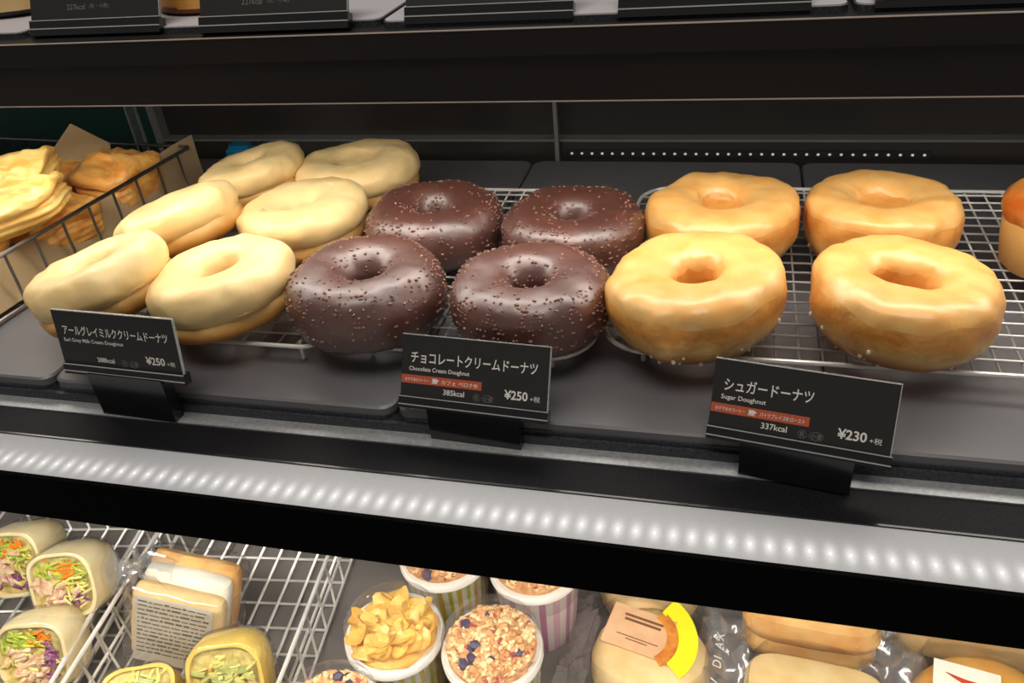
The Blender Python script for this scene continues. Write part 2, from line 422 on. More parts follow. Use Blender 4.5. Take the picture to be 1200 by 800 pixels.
# lower deck
fl = thing('floor', 'grey deck of the lower display compartment', 'floor', (0, 0.4, -0.39), kind='structure')
DX = [-0.80, -0.47, -0.14, 0.19, 0.52]
for i in range(4):
    B('deck_panel', 'deck_grey', DX[i]+0.0006, DX[i+1]-0.0006, 0.16, 0.60, -0.398, -0.390, fl)
B('deck_frame', 'shelf_black', -0.80, 0.52, 0.16, 0.60, -0.42, -0.3985, fl)
wl = tag(part('wall_lower', 'rear_dark', None, lambda b: b.box(-0.80, 0.52, 0.60, 0.61, -0.42, -0.012), smooth=False), 'dark back wall of the lower compartment', 'wall', kind='structure')

# ------------------------------------------------------------------ light bars
def light_bar(label, x0, x1, y0, y1, z, cover, chips):
    t = thing('light_bar', label, 'light', ((x0+x1)/2, (y0+y1)/2, z))
    hx, hy = (x1-x0)/2, (y1-y0)/2
    boxpart('housing', 'shelf_black', t, -hx, hx, -hy, hy, 0.004, 0.012)
    part('diffuser', cover, t, lambda b: b.rbox(-hx, hx, -hy+0.0005, hy-0.0005, 0.0, 0.004, 0.002))
    if chips:
        b = MB(); b.ico((0, 0, 0), 0.0016, 0.0026, 0.0010); me = b.mesh('led', 'led_chip')
        n = int((x1-x0)/0.0108)
        for i in range(n):
            o = link('led', me, t); o.location = (-hx+0.005+i*0.0108, -0.002, 0.0)
light_bar('frosted light bar under the upper shelf above the doughnuts', -0.50, 0.30, 0.3358, 0.3745, 0.1190, 'led_cover', True)
light_bar('light bar under the doughnut shelf, lighting the lower deck', -0.70, 0.40, 0.2160, 0.2560, -0.034, 'led_low', False)

t = thing('ledge_light', 'frosted grey light strip with a row of glowing dots along the ledge', 'light', (-0.10, 0.2270, -0.0135))  # glow of this strip is put into its surface as emission
boxpart('diffuser', 'ledge_light', t, -0.53, 0.53, -0.0125, 0.0123, 0.0, 0.0015)
b = MB(); b.ico((0, 0, 0), 0.0006, 0.0009, 0.0003); me = b.mesh('led', 'ledge_led')
for k in range(-50, 50):
    o = link('led', me, t); o.location = ((k+0.5)*DOT_PITCH, -0.0035, 0.0015)

# ------------------------------------------------------------------ trays on the shelf
seams = [-0.699, -0.513, -0.327, -0.141, 0.0455, 0.232, 0.418]
tl = ['grey tray at the far left under the pastry basket', 'grey tray under the wire basket at the left edge', 'grey tray under the cream coloured doughnuts', 'grey tray under the chocolate doughnuts',
      'grey tray under the right pair of sugar doughnuts', 'grey tray at the far right under the wire rack']
def tray_mesh(w):
    b = MB(); b.rbox(0.0006, w-0.0006, 0, 0.297, -0.0065, 0.0, 0.008, 5, 0.0012); return b
for i in range(1, 5):
    t = thing('display_tray', tl[i], 'tray', (seams[i], 0.268, 0), group='grey trays on the doughnut shelf')
    b = MB(); w = seams[i+1]-seams[i]; b.rbox(0.0006, w-0.0006, 0.0006, 0.297, -0.0045, 0.0, 0.007, 5, 0.0010)
    b.build('tray_top', 'tray_grey', t, auto=30)
    b = MB(); b.rbox(0.0010, w-0.0010, 0.0, 0.297, -0.0065, -0.0044, 0.007, 5); b.build('tray_foot', 'tray_edge', t)

# ------------------------------------------------------------------ wire racks
def rrect(x0, x1, y0, y1, r, z, seg=6):
    P = []
    for cx, cy, a0 in ((x1-r, y1-r, 0), (x0+r, y1-r, PI/2), (x0+r, y0+r, PI), (x1-r, y0+r, 1.5*PI)):
        for k in range(seg+1):
            a = a0+k/seg*PI/2; P.append((cx+r*math.cos(a), cy+r*math.sin(a), z))
    return P
RZT = 0.0115
def rack(label, x0, x1, y0, y1, r, xphase):
    t = thing('wire_rack', label, 'rack', (x0, y0, 0), group='wire racks on the trays')
    w, d = x1-x0, y1-y0
    part('frame', 'chrome', t, lambda b: b.tube(rrect(0, w, 0, d, r, RZT), 0.0011, 8, closed=True))
    mx = wire_mesh(0, 1.0, 0.00055, 'chrome'); my = wire_mesh(1, 1.0, 0.00055, 'chrome')
    def inset(v, a, b):                                   # how far the rounded corner eats in
        e = min(v-a, b-v)
        return 0 if e >= r else r-math.sqrt(max(0, r*r-(r-e)**2))
    y = 0.0098
    while y < d-0.004:
        e = inset(y, 0, d)
        o = link('wire', mx, t); o.location = (e, y, RZT+0.0006); o.scale = (w-2*e, 1, 1)
        y += 0.00985
    x = xphase
    while x < w-0.003:
        if x > 0.003:
            e = inset(x, 0, w)
            o = link('wire', my, t); o.location = (x, e-0.0006, RZT-0.0004); o.scale = (1, d-2*e+0.0012, 1)
        x += 0.0098
    for px in (r*0.6+0.006, w-r*0.6-0.006):
        for py in (r*0.3+0.002, d-r*0.3-0.002):
            part('foot', 'chrome', t, lambda b: b.tube([(px, py, RZT), (px, py, 0.0012)], 0.0011, 8))
rack('chrome wire rack under the cream coloured doughnuts', -0.3340, -0.1880, 0.2955, 0.4860, 0.010, 0.0060)
rack('chrome wire rack under the chocolate doughnuts', -0.1850, -0.0565, 0.2990, 0.4855, 0.022, 0.0075)
rack('chrome wire rack under the sugar doughnuts at the right', -0.0535, 0.3000, 0.3091, 0.4935, 0.022, 0.0085)
RT = RZT+0.0012      # top of the wires

# ------------------------------------------------------------------ doughnuts
def spow(v, p): return math.copysign(abs(v)**p, v)
def ring_profile(R, a, z0, z1, p, n=40, pt=None):
    rc, w, zc, hh = (R+a)/2, (R-a)/2, (z0+z1)/2, (z1-z0)/2
    out = []
    for i in range(n):
        t = 2*PI*i/n
        out.append((rc+w*spow(math.cos(t), p), zc+hh*spow(math.sin(t), pt or p)))
    return out
def dimple_profile(R, a, z0, z1, zf, p, n=40, pt=None):
    """like the ring, but the hole ends on a floor at height zf"""
    rc, w, zc, hh = (R+a)/2, (R-a)/2, (z0+z1)/2, (z1-z0)/2
    out = [(0.0002, z0), (R*0.35, z0)]
    for i in range(n):
        t = -PI/2+(PI*1.5)*i/(n-1)
        r, z = rc+w*spow(math.cos(t), p), zc+hh*spow(math.sin(t), pt or p)
        if t > PI/2 and z < zf+0.001: break
        out.append((r, z))
    rl = out[-1][0]
    for k in (0.75, 0.45, 0.2, 0.005): out.append((rl*k, zf-0.0006*(1-k)))
    return out
def dough_fn(seed, R, h, ell=0.03, eang=0.0, amp=0.0010, wob=0.0012, hx=1.0, hang=0.0):
    def fn(p, i, a):
        r = math.hypot(p.x, p.y)
        k = 1+ell*math.cos(2*(a-eang))*min(1, r/R)
        q = Vector((p.x*k, p.y*k, p.z))
        if hx != 1.0 and r < R*0.55:                      # stretch the hole along one axis
            f = (1-min(1, r/(R*0.55)))**0.7*(hx-1)*math.cos(a-hang)**2
            q.x *= 1+f; q.y *= 1+f
        n = fbm(q, 45, seed, 3)*min(1, r/(R*0.3))
        m = fbm(q, 140, seed+9, 2)*min(1, r/(R*0.3))
        zt = max(0, min(1, p.z/h))
        q.z += n*wob*zt
        dirv = Vector((q.x, q.y, 0))
        if dirv.length > 1e-6:
            q += dirv.normalized()*(n*amp*1.6+m*amp*0.5)
        return q
    return fn

def settle(t, mesh_objs, z):
    """put the lowest point of the turned thing on height z"""
    M = t.rotation_euler.to_matrix()
    lo = min((M @ v.co).z for o in mesh_objs for v in o.data.vertices)
    t.location.z = z-lo

def sugar_doughnut(label, x, y, R, h, seed, a, zf=None, rot=(0, 0, 0), ell=0.03, eang=0, hx=1.0, hang=0):
    t = thing('sugar_doughnut', label, 'doughnut', (x, y, RT), rot, group='sugar doughnuts')
    p = 0.58
    prof = ring_profile(R, a, 0, h, p, 44, 0.62) if zf is None else dimple_profile(R, a, 0, h, zf*h, p, 44, 0.62)
    base = dough_fn(seed, R, h, ell, eang, 0.0011, 0.0016, hx, hang)
    def fn(p, i, ang):
        q = base(p, i, ang); r0 = math.hypot(p.x, p.y)
        if r0 > R*0.5 and p.z < h*0.55:                       # the side rolls in towards the base
            k = 1-0.13*(1-p.z/(h*0.55))**1.6
            q.x *= k; q.y *= k
        return q
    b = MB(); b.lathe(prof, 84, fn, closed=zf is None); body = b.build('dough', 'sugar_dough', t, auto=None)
    # glaze: upper shell that dips into the dough along a wavy rim
    def gfn(q, i, ang):
        v = fn(q, i, ang)
        u = (q.z-h*0.62)/(h*0.38)
        edge = 0.42+0.30*noise.noise(Vector((math.cos(ang)*2.2, math.sin(ang)*2.2, seed*3.7)))
        off = 0.0005*max(-1, min(1, (u-edge)*2.2))
        c = Vector((q.x, q.y, 0)); rc = (R+a)/2
        c = c.normalized()*rc if c.length > 1e-6 else Vector((rc, 0, 0))
        c.z = h*0.5
        d = (Vector((q.x, q.y, q.z))-c).normalized()
        if zf is not None and math.hypot(q.x, q.y) < a*1.3: d = Vector((0, 0, 1))
        return v+d*off
    gp = [(r, z) for r, z in prof if z > h*0.58] if zf is None else [(r, z) for k, (r, z) in enumerate(prof) if z > h*0.62 and (r > a*1.15 or z > h*0.9)]
    if zf is None:
        gp.sort(key=lambda q: -math.atan2(q[1]-h*0.5, q[0]-(R+a)/2) if False else math.atan2(q[1]-h*0.5, q[0]-(R+a)/2))
    b = MB(); b.lathe(gp, 84, gfn); b.build('glaze', 'sugar_glaze', t, auto=None)
    rnd = random.Random(seed*17+3); b = MB()
    for _ in range(26):
        ang = rnd.uniform(0, 2*PI); i = rnd.choice([k for k, (r, z) in enumerate(prof) if r > R*0.9 and z < h*0.45] or [2])
        q = fn(Vector((prof[i][0]*math.cos(ang), prof[i][0]*math.sin(ang), prof[i][1])), i, ang)
        s = rnd.uniform(0.0004, 0.0012); b.ico(q, s, s, s*1.3)
    o = b.build('sugar_flake', 'sugar_white', t); o['kind'] = 'stuff'
    settle(t, [body], RT)
    return t

def choc_doughnut(label, x, y, R, h, seed, a, rot=(0, 0, 0), ell=0.02, eang=0, hx=1.0, hang=0):
    t = thing('chocolate_doughnut', label, 'doughnut', (x, y, RT), rot, group='chocolate doughnuts')
    prof = ring_profile(R, a, 0, h, 0.72, 48, 0.80)
    base = dough_fn(seed, R, h, ell, eang, 0.0007, 0.0010, hx, hang)
    def fn(p, i, ang):
        q = base(p, i, ang)
        if p.z < h*0.45 and math.hypot(p.x, p.y) > R*0.75:   # crinkled skirt
            k = 1-p.z/(h*0.45)
            d = Vector((q.x, q.y, 0)).normalized()
            q += d*(0.0016*k*noise.noise(Vector((math.cos(ang)*9, math.sin(ang)*9, p.z*420+seed))))
        return q
    b = MB(); b.lathe(prof, 96, fn, closed=True); body = b.build('chocolate_coating', 'choc', t, auto=None)
    rnd = random.Random(seed*31+5); b = MB(); n = 0
    while n < 800:
        ang = rnd.uniform(0, 2*PI); i = rnd.randrange(len(prof)); r, z = prof[i]
        if z < h*0.22: continue
        dens = 0.35+0.65*(1 if (r > R*0.80 or r < R*0.40) else 0)
        dens *= 0.45+0.9*max(0, noise.noise(Vector((math.cos(ang)*2.6*r/R, math.sin(ang)*2.6*r/R, seed+z*60)))+0.35)
        if rnd.random() > dens*r/R: continue
        q = fn(Vector((r*math.cos(ang), r*math.sin(ang), z)), i, ang)
        s = rnd.uniform(0.00030, 0.00095)
        M = Matrix.Rotation(rnd.uniform(0, 6.3), 3, 'Z') @ Matrix.Rotation(rnd.uniform(0, 3), 3, 'X')
        b.ico(q, s*rnd.uniform(1, 1.9), s, s*0.8, M); n += 1
    o = b.build('chocolate_crumb', 'choc_crumb', t, smooth=False); o['kind'] = 'stuff'
    settle(t, [body], RT)
    return t

def milk_doughnut(label, x, y, R, h, seed, a, rot=(0, 0, 0), zf=None, ell=0.03, eang=0, hx=1.0, hang=0, z=None):
    t = thing('cream_doughnut', label, 'doughnut', (x, y, RT), rot, group='milk cream doughnuts')
    fn = dough_fn(seed, R, h, ell, eang, 0.0010, 0.0014, hx, hang)
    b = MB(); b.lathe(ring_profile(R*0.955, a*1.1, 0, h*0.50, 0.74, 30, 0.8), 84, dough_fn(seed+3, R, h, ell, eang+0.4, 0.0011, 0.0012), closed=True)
    bun = b.build('bun_base', 'milk_bun', t, auto=None)
    if zf is None: prof = ring_profile(R, a, h*0.28, h, 0.76, 40, 0.84)
    else: prof = dimple_profile(R, a, h*0.28, h, zf*h, 0.76, 40, 0.84)
    b = MB(); b.lathe(prof, 84, fn, closed=zf is None)
    b.build('icing_top', 'milk_icing', t, auto=None)
    b = MB(); b.lathe(ring_profile(R*0.915, a*1.3, h*0.32, h*0.54, 0.9, 16), 64, dough_fn(seed+5, R, h, ell, eang, 0.0012, 0.0008), closed=True)
    b.build('cream_filling', 'milk_bun', t, auto=None)
    settle(t, [bun], RT if z is None else z)
    return t
rd = math.radians
sugar_doughnut('sugar doughnut with a round open hole, front left of the sugar pair rows', -0.0113, 0.3285, 0.0393, 0.0325, 1, 0.0090, rot=(0, rd(-3), 0.3), ell=0.03, eang=0.6)
sugar_doughnut('sugar doughnut with a wide oval hole, nearest the right edge in front', 0.0732, 0.3325, 0.0382, 0.0325, 2, 0.0080, rot=(0, rd(2), 0.1), ell=0.02, eang=2.2, hx=1.7, hang=2.7)
sugar_doughnut('sugar doughnut with a nearly closed hole, rear left beside a chocolate one', -0.0036, 0.4075, 0.0393, 0.0320, 3, 0.0100, zf=0.76, rot=(0, 0, 0.8), ell=0.02)
sugar_doughnut('sugar doughnut with a closed shallow dimple, rear right of its rack', 0.0740, 0.4110, 0.0375, 0.0320, 4, 0.0105, zf=0.82, rot=(0, rd(1), 2.0), ell=0.02)
choc_doughnut('chocolate doughnut coated in crumbs, front left beside the cream ones', -0.1685, 0.3205, 0.0384, 0.0325, 5, 0.0082)
choc_doughnut('chocolate doughnut right behind the chocolate doughnut sign, front right', -0.0875, 0.3245, 0.0374, 0.0300, 6, 0.0080)
choc_doughnut('chocolate doughnut at the rear left, touching the cream doughnuts', -0.1595, 0.3985, 0.0384, 0.0300, 7, 0.0078)
choc_doughnut('chocolate doughnut at the rear right, next to the sugar doughnuts', -0.0800, 0.3950, 0.0374, 0.0300, 8, 0.0078)
milk_doughnut('cream doughnut tilted behind the leftmost doughnut sign', -0.3055, 0.3075, 0.0360, 0.0300, 9, 0.0070, rot=(0, rd(-15), 0), ell=0.06, hx=1.6, hang=0.5)
milk_doughnut('cream doughnut with a pale oval hole, front row beside chocolate', -0.2432, 0.3165, 0.0370, 0.0300, 10, 0.0078, rot=(rd(2), rd(-7), 0), hx=1.4, hang=0.5)
milk_doughnut('cream doughnut leaning steeply in the middle row by the basket', -0.3050, 0.3790, 0.0362, 0.0290, 11, 0.0060, rot=(rd(-4), rd(-17), 0), zf=0.80)
milk_doughnut('cream doughnut with a small slit hole in the middle row', -0.2385, 0.3985, 0.0372, 0.0290, 12, 0.0045, rot=(rd(1), rd(-4), 0), hx=1.8, hang=0.8)
milk_doughnut('cream doughnut at the back left, half hidden behind the middle row', -0.3010, 0.4560, 0.0350, 0.0270, 13, 0.0060, rot=(0, rd(-11), 0), zf=0.82)
milk_doughnut('cream doughnut with a shallow dimple, back row beside chocolate', -0.2340, 0.4680, 0.0395, 0.0280, 14, 0.0100, rot=(0, rd(-3), 0), zf=0.84)

# tart at the right edge
t = thing('egg_tart', 'golden baked tart cut off by the right edge of the picture', 'tart', (0.1545, 0.4040, RT))
fl_fn = lambda p, i, a: Vector((p.x*(1+0.006*math.cos(14*a)), p.y*(1+0.006*math.cos(14*a)), p.z))
part('crust', 'tart_side', t, lambda b: b.lathe([(0.0005, 0.0), (0.0225, 0.0), (0.0245, 0.002), (0.0262, 0.012), (0.0275, 0.026), (0.0268, 0.0275)], 56, fl_fn), auto=60)
part('baked_top', 'tart_top', t, lambda b: b.lathe([(0.0274, 0.0250), (0.0288, 0.0290), (0.0285, 0.0335), (0.0250, 0.0375), (0.0150, 0.0395), (0.0003, 0.0400)], 56, dough_fn(21, 0.028, 0.04, 0.01, 0, 0.0007, 0.0012)), auto=None)

# ------------------------------------------------------------------ price signs
def price_sign(label, loc, yaw, tilt, title, tw, sub, sw, band, kcal, price, group='price signs in front of the doughnuts'):
    W, H = 0.0672, 0.0325
    t = thing('price_sign', label, 'sign', loc, (0, 0, yaw), group=group)
    face = Matrix.Rotation(-tilt, 4, 'X') @ Matrix.Rotation(PI/2, 4, 'X')     # x = width, y = up the card, z = towards the viewer
    def fpart(name, m, *a):
        o = boxpart(name, m, t, *a); o.matrix_local = face; return o
    card = fpart('card', 'card_black', -W/2, W/2, H*0.14, H, -0.0010, 0.0)
    e = fpart('clear_cover_edge', 'clear_edge', -W/2, W/2, H, H+0.00035, -0.0012, 0.0003)
    fpart('clear_cover_edge', 'clear_edge', W/2, W/2+0.00035, H*0.14, H+0.00035, -0.0012, 0.0003)
    fpart('holder_channel', 'holder_black', -W/2-0.0003, W/2+0.0008, 0.0, H*0.16, -0.0035, 0.0012)
    fpart('holder_groove', 'clear_edge', -W/2-0.0003, W/2+0.0008, H*0.155, H*0.165, 0.0010, 0.0016)
    fpart('holder_groove', 'clear_edge', -W/2-0.0003, W/2+0.0008, H*0.045, H*0.058, 0.0010, 0.0016)
    boxpart('holder_foot', 'holder_black', t, -0.020, 0.022, -0.0022, 0.0042, -0.0110-loc[2], 0.002)
    def txt(body, m, u, v, w=None, h=None, name='lettering', z=0.00012):
        if not body: return
        me = text_mesh(body, m, w, h, {'price_lettering': 0.022, 'tax_mark': 0.0, 'allergen_mark': 0.0}.get(name, 0.012))
        o = link(name, me, card); o.location = (-W/2+u*W, H*(1-v), z)
    txt(title, 'ink_white', 0.065, 0.375, tw*W, H*0.155)
    txt(sub, 'ink_white', 0.055, 0.50, sw*W, H*0.075)
    if band:
        o = boxpart('band', 'band_orange', card, -W/2+0.0002, -W/2+0.56*W, H*(1-0.66), H*(1-0.545), 0.0, 0.00015)
        txt('おすすめのコーヒー', 'ink_white', 0.03, 0.628, 0.17*W, H*0.045, z=0.0002)
        txt(band, 'ink_white', 0.285, 0.633, (0.20 if len(band) < 8 else 0.25)*W, H*0.055, z=0.0002)
        def cup(b):
            b.box(0, 0.0022, 0, 0.0018, 0, 0.00006); b.box(0.0022, 0.0029, 0.0006, 0.0014, 0, 0.00006); b.box(-0.0003, 0.0025, -0.0004, -0.0001, 0, 0.00006)
        o = part('cup_icon', 'ink_white', card, cup, smooth=False); o.location = (-W/2+0.222*W, H*(1-0.625), 0.0002)
    txt(kcal, 'ink_white', 0.30, 0.775, 0.145*W, H*0.075)
    for u, ch in ((0.515, '乳'), (0.575, '小麦')):
        txt(ch, 'ink_grey', u, 0.795, None, H*0.065, 'allergen_mark')
        rx = 0.0016 if len(ch) == 1 else 0.0026
        cx, cy = -W/2+u*W+(0.0010 if len(ch) == 1 else 0.0021), H*(1-0.762)
        b = MB()
        b.tube([(cx+rx*math.cos(k/20*2*PI), cy+0.0016*math.sin(k/20*2*PI), 0.00012) for k in range(20)], 0.00008, 4, closed=True)
        b.build('allergen_ring', 'ink_grey', card)
    txt(price, 'ink_white', 0.715, 0.735, 0.155*W, H*0.125, 'price_lettering')
    txt('+税', 'ink_white', 0.885, 0.735, 0.065*W, H*0.075, 'tax_mark')
    return t
price_sign('black sign for the Earl Grey milk cream doughnuts, 250 yen', (-0.2720, 0.2610, 0.0112), -0.035, 0.17, 'アールグレイミルククリームドーナツ', 0.87, 'Earl Grey Milk Cream Doughnut', 0.50, None, '388kcal', '¥250')
price_sign('black sign for the chocolate cream doughnuts, 250 yen, orange band', (-0.1026, 0.2650, 0.0035), -0.052, 0.48, 'チョコレートクリームドーナツ', 0.86, 'Chocolate Cream Doughnut', 0.42, 'カフェ ベロナ®', '385kcal', '¥250')
price_sign('black sign for the sugar doughnuts, 230 yen, orange band', (0.0301, 0.2590, 0.0035), -0.147, 0.43, 'シュガードーナツ', 0.50, 'Sugar Doughnut', 0.255, 'パイクプレイス® ロースト', '337kcal', '¥230')
# signs on the upper shelf: only their lower edges show
def upper_sign(label, x, y, yaw, kcal):
    W, H = 0.0705, 0.033
    t = thing('price_sign', label, 'sign', (x, y, 0.1488), (0, 0, yaw), group='price signs on the upper shelf')
    face = Matrix.Rotation(-0.42, 4, 'X') @ Matrix.Rotation(PI/2, 4, 'X')
    def fpart(name, m, *a):
        o = boxpart(name, m, t, *a); o.matrix_local = face; return o
    card = fpart('card', 'card_black', -W/2, W/2, H*0.2, H, -0.0010, 0.0)
    fpart('clear_cover_edge', 'clear_edge', W/2, W/2+0.00035, H*0.2, H, -0.0012, 0.0003)
    fpart('holder_channel', 'holder_black', -W/2-0.0003, W/2+0.0008, 0.0, H*0.2, -0.0035, 0.0012)
    fpart('holder_groove', 'clear_edge', -W/2-0.0003, W/2+0.0008, H*0.20, H*0.212, 0.0010, 0.0015)
    fpart('holder_groove', 'clear_edge', -W/2-0.0003, W/2+0.0008, H*0.085, H*0.10, 0.0010, 0.0015)
    if kcal:
        me = text_mesh(kcal, 'ink_grey', 0.0100, 0.0024); o = link('lettering', me, card); o.location = (-0.0145, H*0.345, 0.0001)
        me = text_mesh('(乳・小麦)', 'ink_grey', 0.0105, 0.0024); o = link('allergen_mark', me, card); o.location = (-0.002, H*0.345, 0.0001)
upper_sign('cropped black sign reading 227kcal at the top left corner', -0.2920, 0.3430, 0.0, '227kcal')
upper_sign('cropped black sign reading 227kcal, second from the top left', -0.1965, 0.3375, 0.01, '227kcal')
upper_sign('cropped black sign at the top middle of the picture', -0.1005, 0.3405, 0.0, None)
upper_sign('cropped black sign at the top, right of the middle', -0.0110, 0.3395, 0.01, None)
upper_sign('cropped black sign at the top right corner', 0.0825, 0.3395, 0.0, None)
# white boards and products up there
def board(label, x0, x1, y0):
    t = thing('display_board', label, 'board', ((x0+x1)/2, y0, 0.1478), group='white boards on the upper shelf')
    w = (x1-x0)/2
    part('board_edge', 'tray_edge', t, lambda b: b.rbox(-w, w, 0, 0.18, 0, 0.0022, 0.004))
    part('board_top', 'white_board', t, lambda b: b.rbox(-w+0.0006, w-0.0006, 0.0006, 0.1794, 0.0022, 0.0028, 0.004))
board('white board on the upper shelf at the far left', -0.52, -0.335, 0.3450)
board('white board on the upper shelf behind the two left signs', -0.333, -0.149, 0.3450)
board('white board on the upper shelf behind the middle signs', -0.1470, 0.0385, 0.3405)
board('white board on the upper shelf at the far right', 0.0405, 0.225, 0.3405)
def bun(name, label, cat, loc, m, m2, rx, ry, h, seed):
    t = thing(name, label, cat, loc)
    part('bun_top', m, t, lambda b: b.lathe([(rx, h*0.10), (rx*1.03, h*0.35), (rx*0.95, h*0.7), (rx*0.7, h*0.92), (rx*0.35, h), (0.0003, h*1.01)], 40, lambda p, i, a: dough_fn(seed, rx, h, 0.02, 0, 0.0012, 0.0015)(Vector((p.x, p.y*ry/rx, p.z)), i, a)), auto=None)
    part('bun_bottom', m2, t, lambda b: b.lathe([(0.0003, 0), (rx*0.85, 0), (rx*0.97, h*0.05), (rx, h*0.12), (rx*0.9, h*0.14)], 40, lambda p, i, a: Vector((p.x, p.y*ry/rx, p.z))), auto=60)
    return t
bun('bread_bun', 'orange bun on the upper shelf between the two left signs', 'bread', (-0.2540, 0.3900, 0.1506), 'bread_orange', 'bread_crust', 0.030, 0.026, 0.034, 31)
bun('bread_bun', 'pale bun cut off at the top left corner of the picture', 'bread', (-0.3870, 0.4030, 0.1506), 'bread_tan', 'dark_item', 0.040, 0.030, 0.036, 32)

# ------------------------------------------------------------------ pastry basket at the left
bk = thing('wire_basket', 'dark wire basket of puff pastries at the left edge', 'basket', (-0.378, 0.4984, 0.0), (0, 0, rd(-5.4)))
BW, BL, BZ, BB = 0.215, 0.262, 0.035, 0.0022
part('rim', 'chrome_dark', bk, lambda b: b.tube(rrect(-BW, 0, -BL, 0, 0.003, BZ, 3), 0.0013, 8, closed=True))
part('base_rim', 'chrome_dark', bk, lambda b: b.tube(rrect(-BW, 0, -BL, 0, 0.003, BB, 3), 0.0012, 8, closed=True))
mv = wire_mesh(2, BZ-BB, 0.0009, 'chrome_dark'); mxw = wire_mesh(0, BW, 0.0008, 'chrome_dark'); myw = wire_mesh(1, BL, 0.0008, 'chrome_dark')
wires(bk, mv, [(0, -0.014-0.0218*k, BB) for k in range(11)]+[(-0.0225-0.0225*k, 0, BB) for k in range(8)]+[(-BW, -0.014-0.0218*k, BB) for k in range(11)])
wires(bk, mxw, [(-BW, -0.02-0.03*k, BB) for k in range(8)])
wires(bk, myw, [(-0.03-0.03*k, -BL, BB-0.0006) for k in range(7)])
mb_ = bk.matrix_basis.copy()
def bp(x, y, z): return Matrix.Translation(bk.location) @ bk.rotation_euler.to_matrix().to_4x4() @ Vector((x, y, z))
def paper(label, rows, thick=0.0004):
    b = MB(); n = len(rows[0]); m = len(rows)
    o1 = b.grid(rows)
    lo = [[Vector(p)+Vector((thick, thick, 0)) for p in r] for r in rows]
    o2 = b.grid([list(reversed(r)) for r in lo])
    o = b.build('parchment_paper', 'parchment', None, auto=None)
    c = Vector((0, 0, 0)); return tag(o, label, 'paper', 'parchment sheets lining the basket')
# sheet up against the right side, its back end sticking out
rows = []
for i in range(15):
    u = i/14; yy = -0.240+0.252*u
    r = []
    for j in range(6):
        v = j/5; top = 0.022+0.002*math.sin(u*9)+(0.009*max(0, (u-0.75)/0.25))
        r.append(bp(-0.0040+0.0015*math.sin(u*17+v*2)-0.013*v*(1-0.8*max(0, (u-0.7)/0.3)), yy, 0.0035+v*(top+0.004)))
    rows.append(r)
paper('parchment sheet standing along the right side of the basket', rows)
# sheet with a raised pointed corner at the back
rows = []
P0, P1, P2, P3 = Vector((-0.4973, 0.478, 0.0239)), Vector((-0.4309, 0.478, 0.0278)), Vector((-0.4267, 0.478, 0.0451)), Vector((-0.4533, 0.478, 0.0594))
for i in range(9):
    u = i/8; r = []
    for j in range(9):
        v = j/8
        q = (P0*(1-u)+P1*u)*(1-v)+(P3*(1-u)+P2*u)*v
        q = q+Vector((0, 0.006*math.sin(u*PI)*math.sin(v*PI), 0))
        r.append(q)
    rows.append(r)
paper('parchment sheet with a pointed corner rising behind the pastries', rows)

def puff(label, x, y, z, lx, ly, lz, rot, seed, m, layers=3):
    t = thing('puff_pastry', label, 'pastry', (x, y, z), rot, group='puff pastries in the basket')
    def shape(b, z0, z1, grow, nu, top):
        rows = []; nv = 64
        for i in range(nu):
            th = -PI/2+PI*i/(nu-1); r = []
            for j in range(nv):
                ph = 2*PI*j/nv
                cx, cy = spow(math.cos(ph), 0.5), spow(math.sin(ph), 0.5)
                ct, st = spow(math.cos(th), 0.5), spow(math.sin(th), 0.85)
                p = Vector((lx*grow*cx*ct, ly*grow*cy*ct, (z0+z1)/2+(z1-z0)/2*st))
                n = fbm(p, 45, seed, 3)
                lay = math.sin(p.z*1500+n*3.0+cx*1.5)
                k = 1+0.05*n+(0 if top else 0.022*lay)
                p.x *= k; p.y *= k
                p.z += 0.0030*n*(0.4+ct)*(1 if top else 0.4)+0.004*cx*cx*(1-abs(cy))*(1 if top else 0.3)
                if top: p.z += 0.0010*math.sin((p.x*0.8+p.y*0.6)*650+n*4)*max(0, st)
                r.append(p)
            rows.append(r)
        b.grid(rows, close_u=True)
    part('flaky_side', m, t, lambda b: shape(b, 0.0, lz*0.86, 0.97, 44, False), auto=None)
    part('crust_top', m, t, lambda b: shape(b, lz*0.55, lz, 1.0, 24, True), auto=None)
    return t
puff('pale flaky pastry lying on top at the left edge of the basket', -0.4480, 0.4050, 0.0380, 0.034, 0.024, 0.020, (rd(6), rd(-8), rd(20)), 1.3, 'puff_pale')
puff('pale layered pastry leaning over the orange ones in the basket', -0.4120, 0.3680, 0.0330, 0.034, 0.026, 0.021, (rd(-4), rd(-12), rd(28)), 2.9, 'puff_pale', 4)
puff('golden pastry at the front of the basket behind the first bars', -0.4300, 0.3300, 0.0050, 0.026, 0.030, 0.030, (0, rd(-4), rd(10)), 4.4, 'puff')
puff('orange pastry in the middle of the basket under the pale ones', -0.4230, 0.3950, 0.0050, 0.027, 0.030, 0.030, (0, rd(4), rd(-15)), 5.1, 'puff')
puff('golden square pastry at the back corner of the basket', -0.4120, 0.4600, 0.0050, 0.024, 0.026, 0.036, (rd(3), rd(2), rd(-8)), 6.7, 'puff')
puff('small tan pastry below the pointed paper in the basket', -0.4640, 0.4640, 0.0050, 0.022, 0.026, 0.026, (0, 0, rd(12)), 7.9, 'puff')

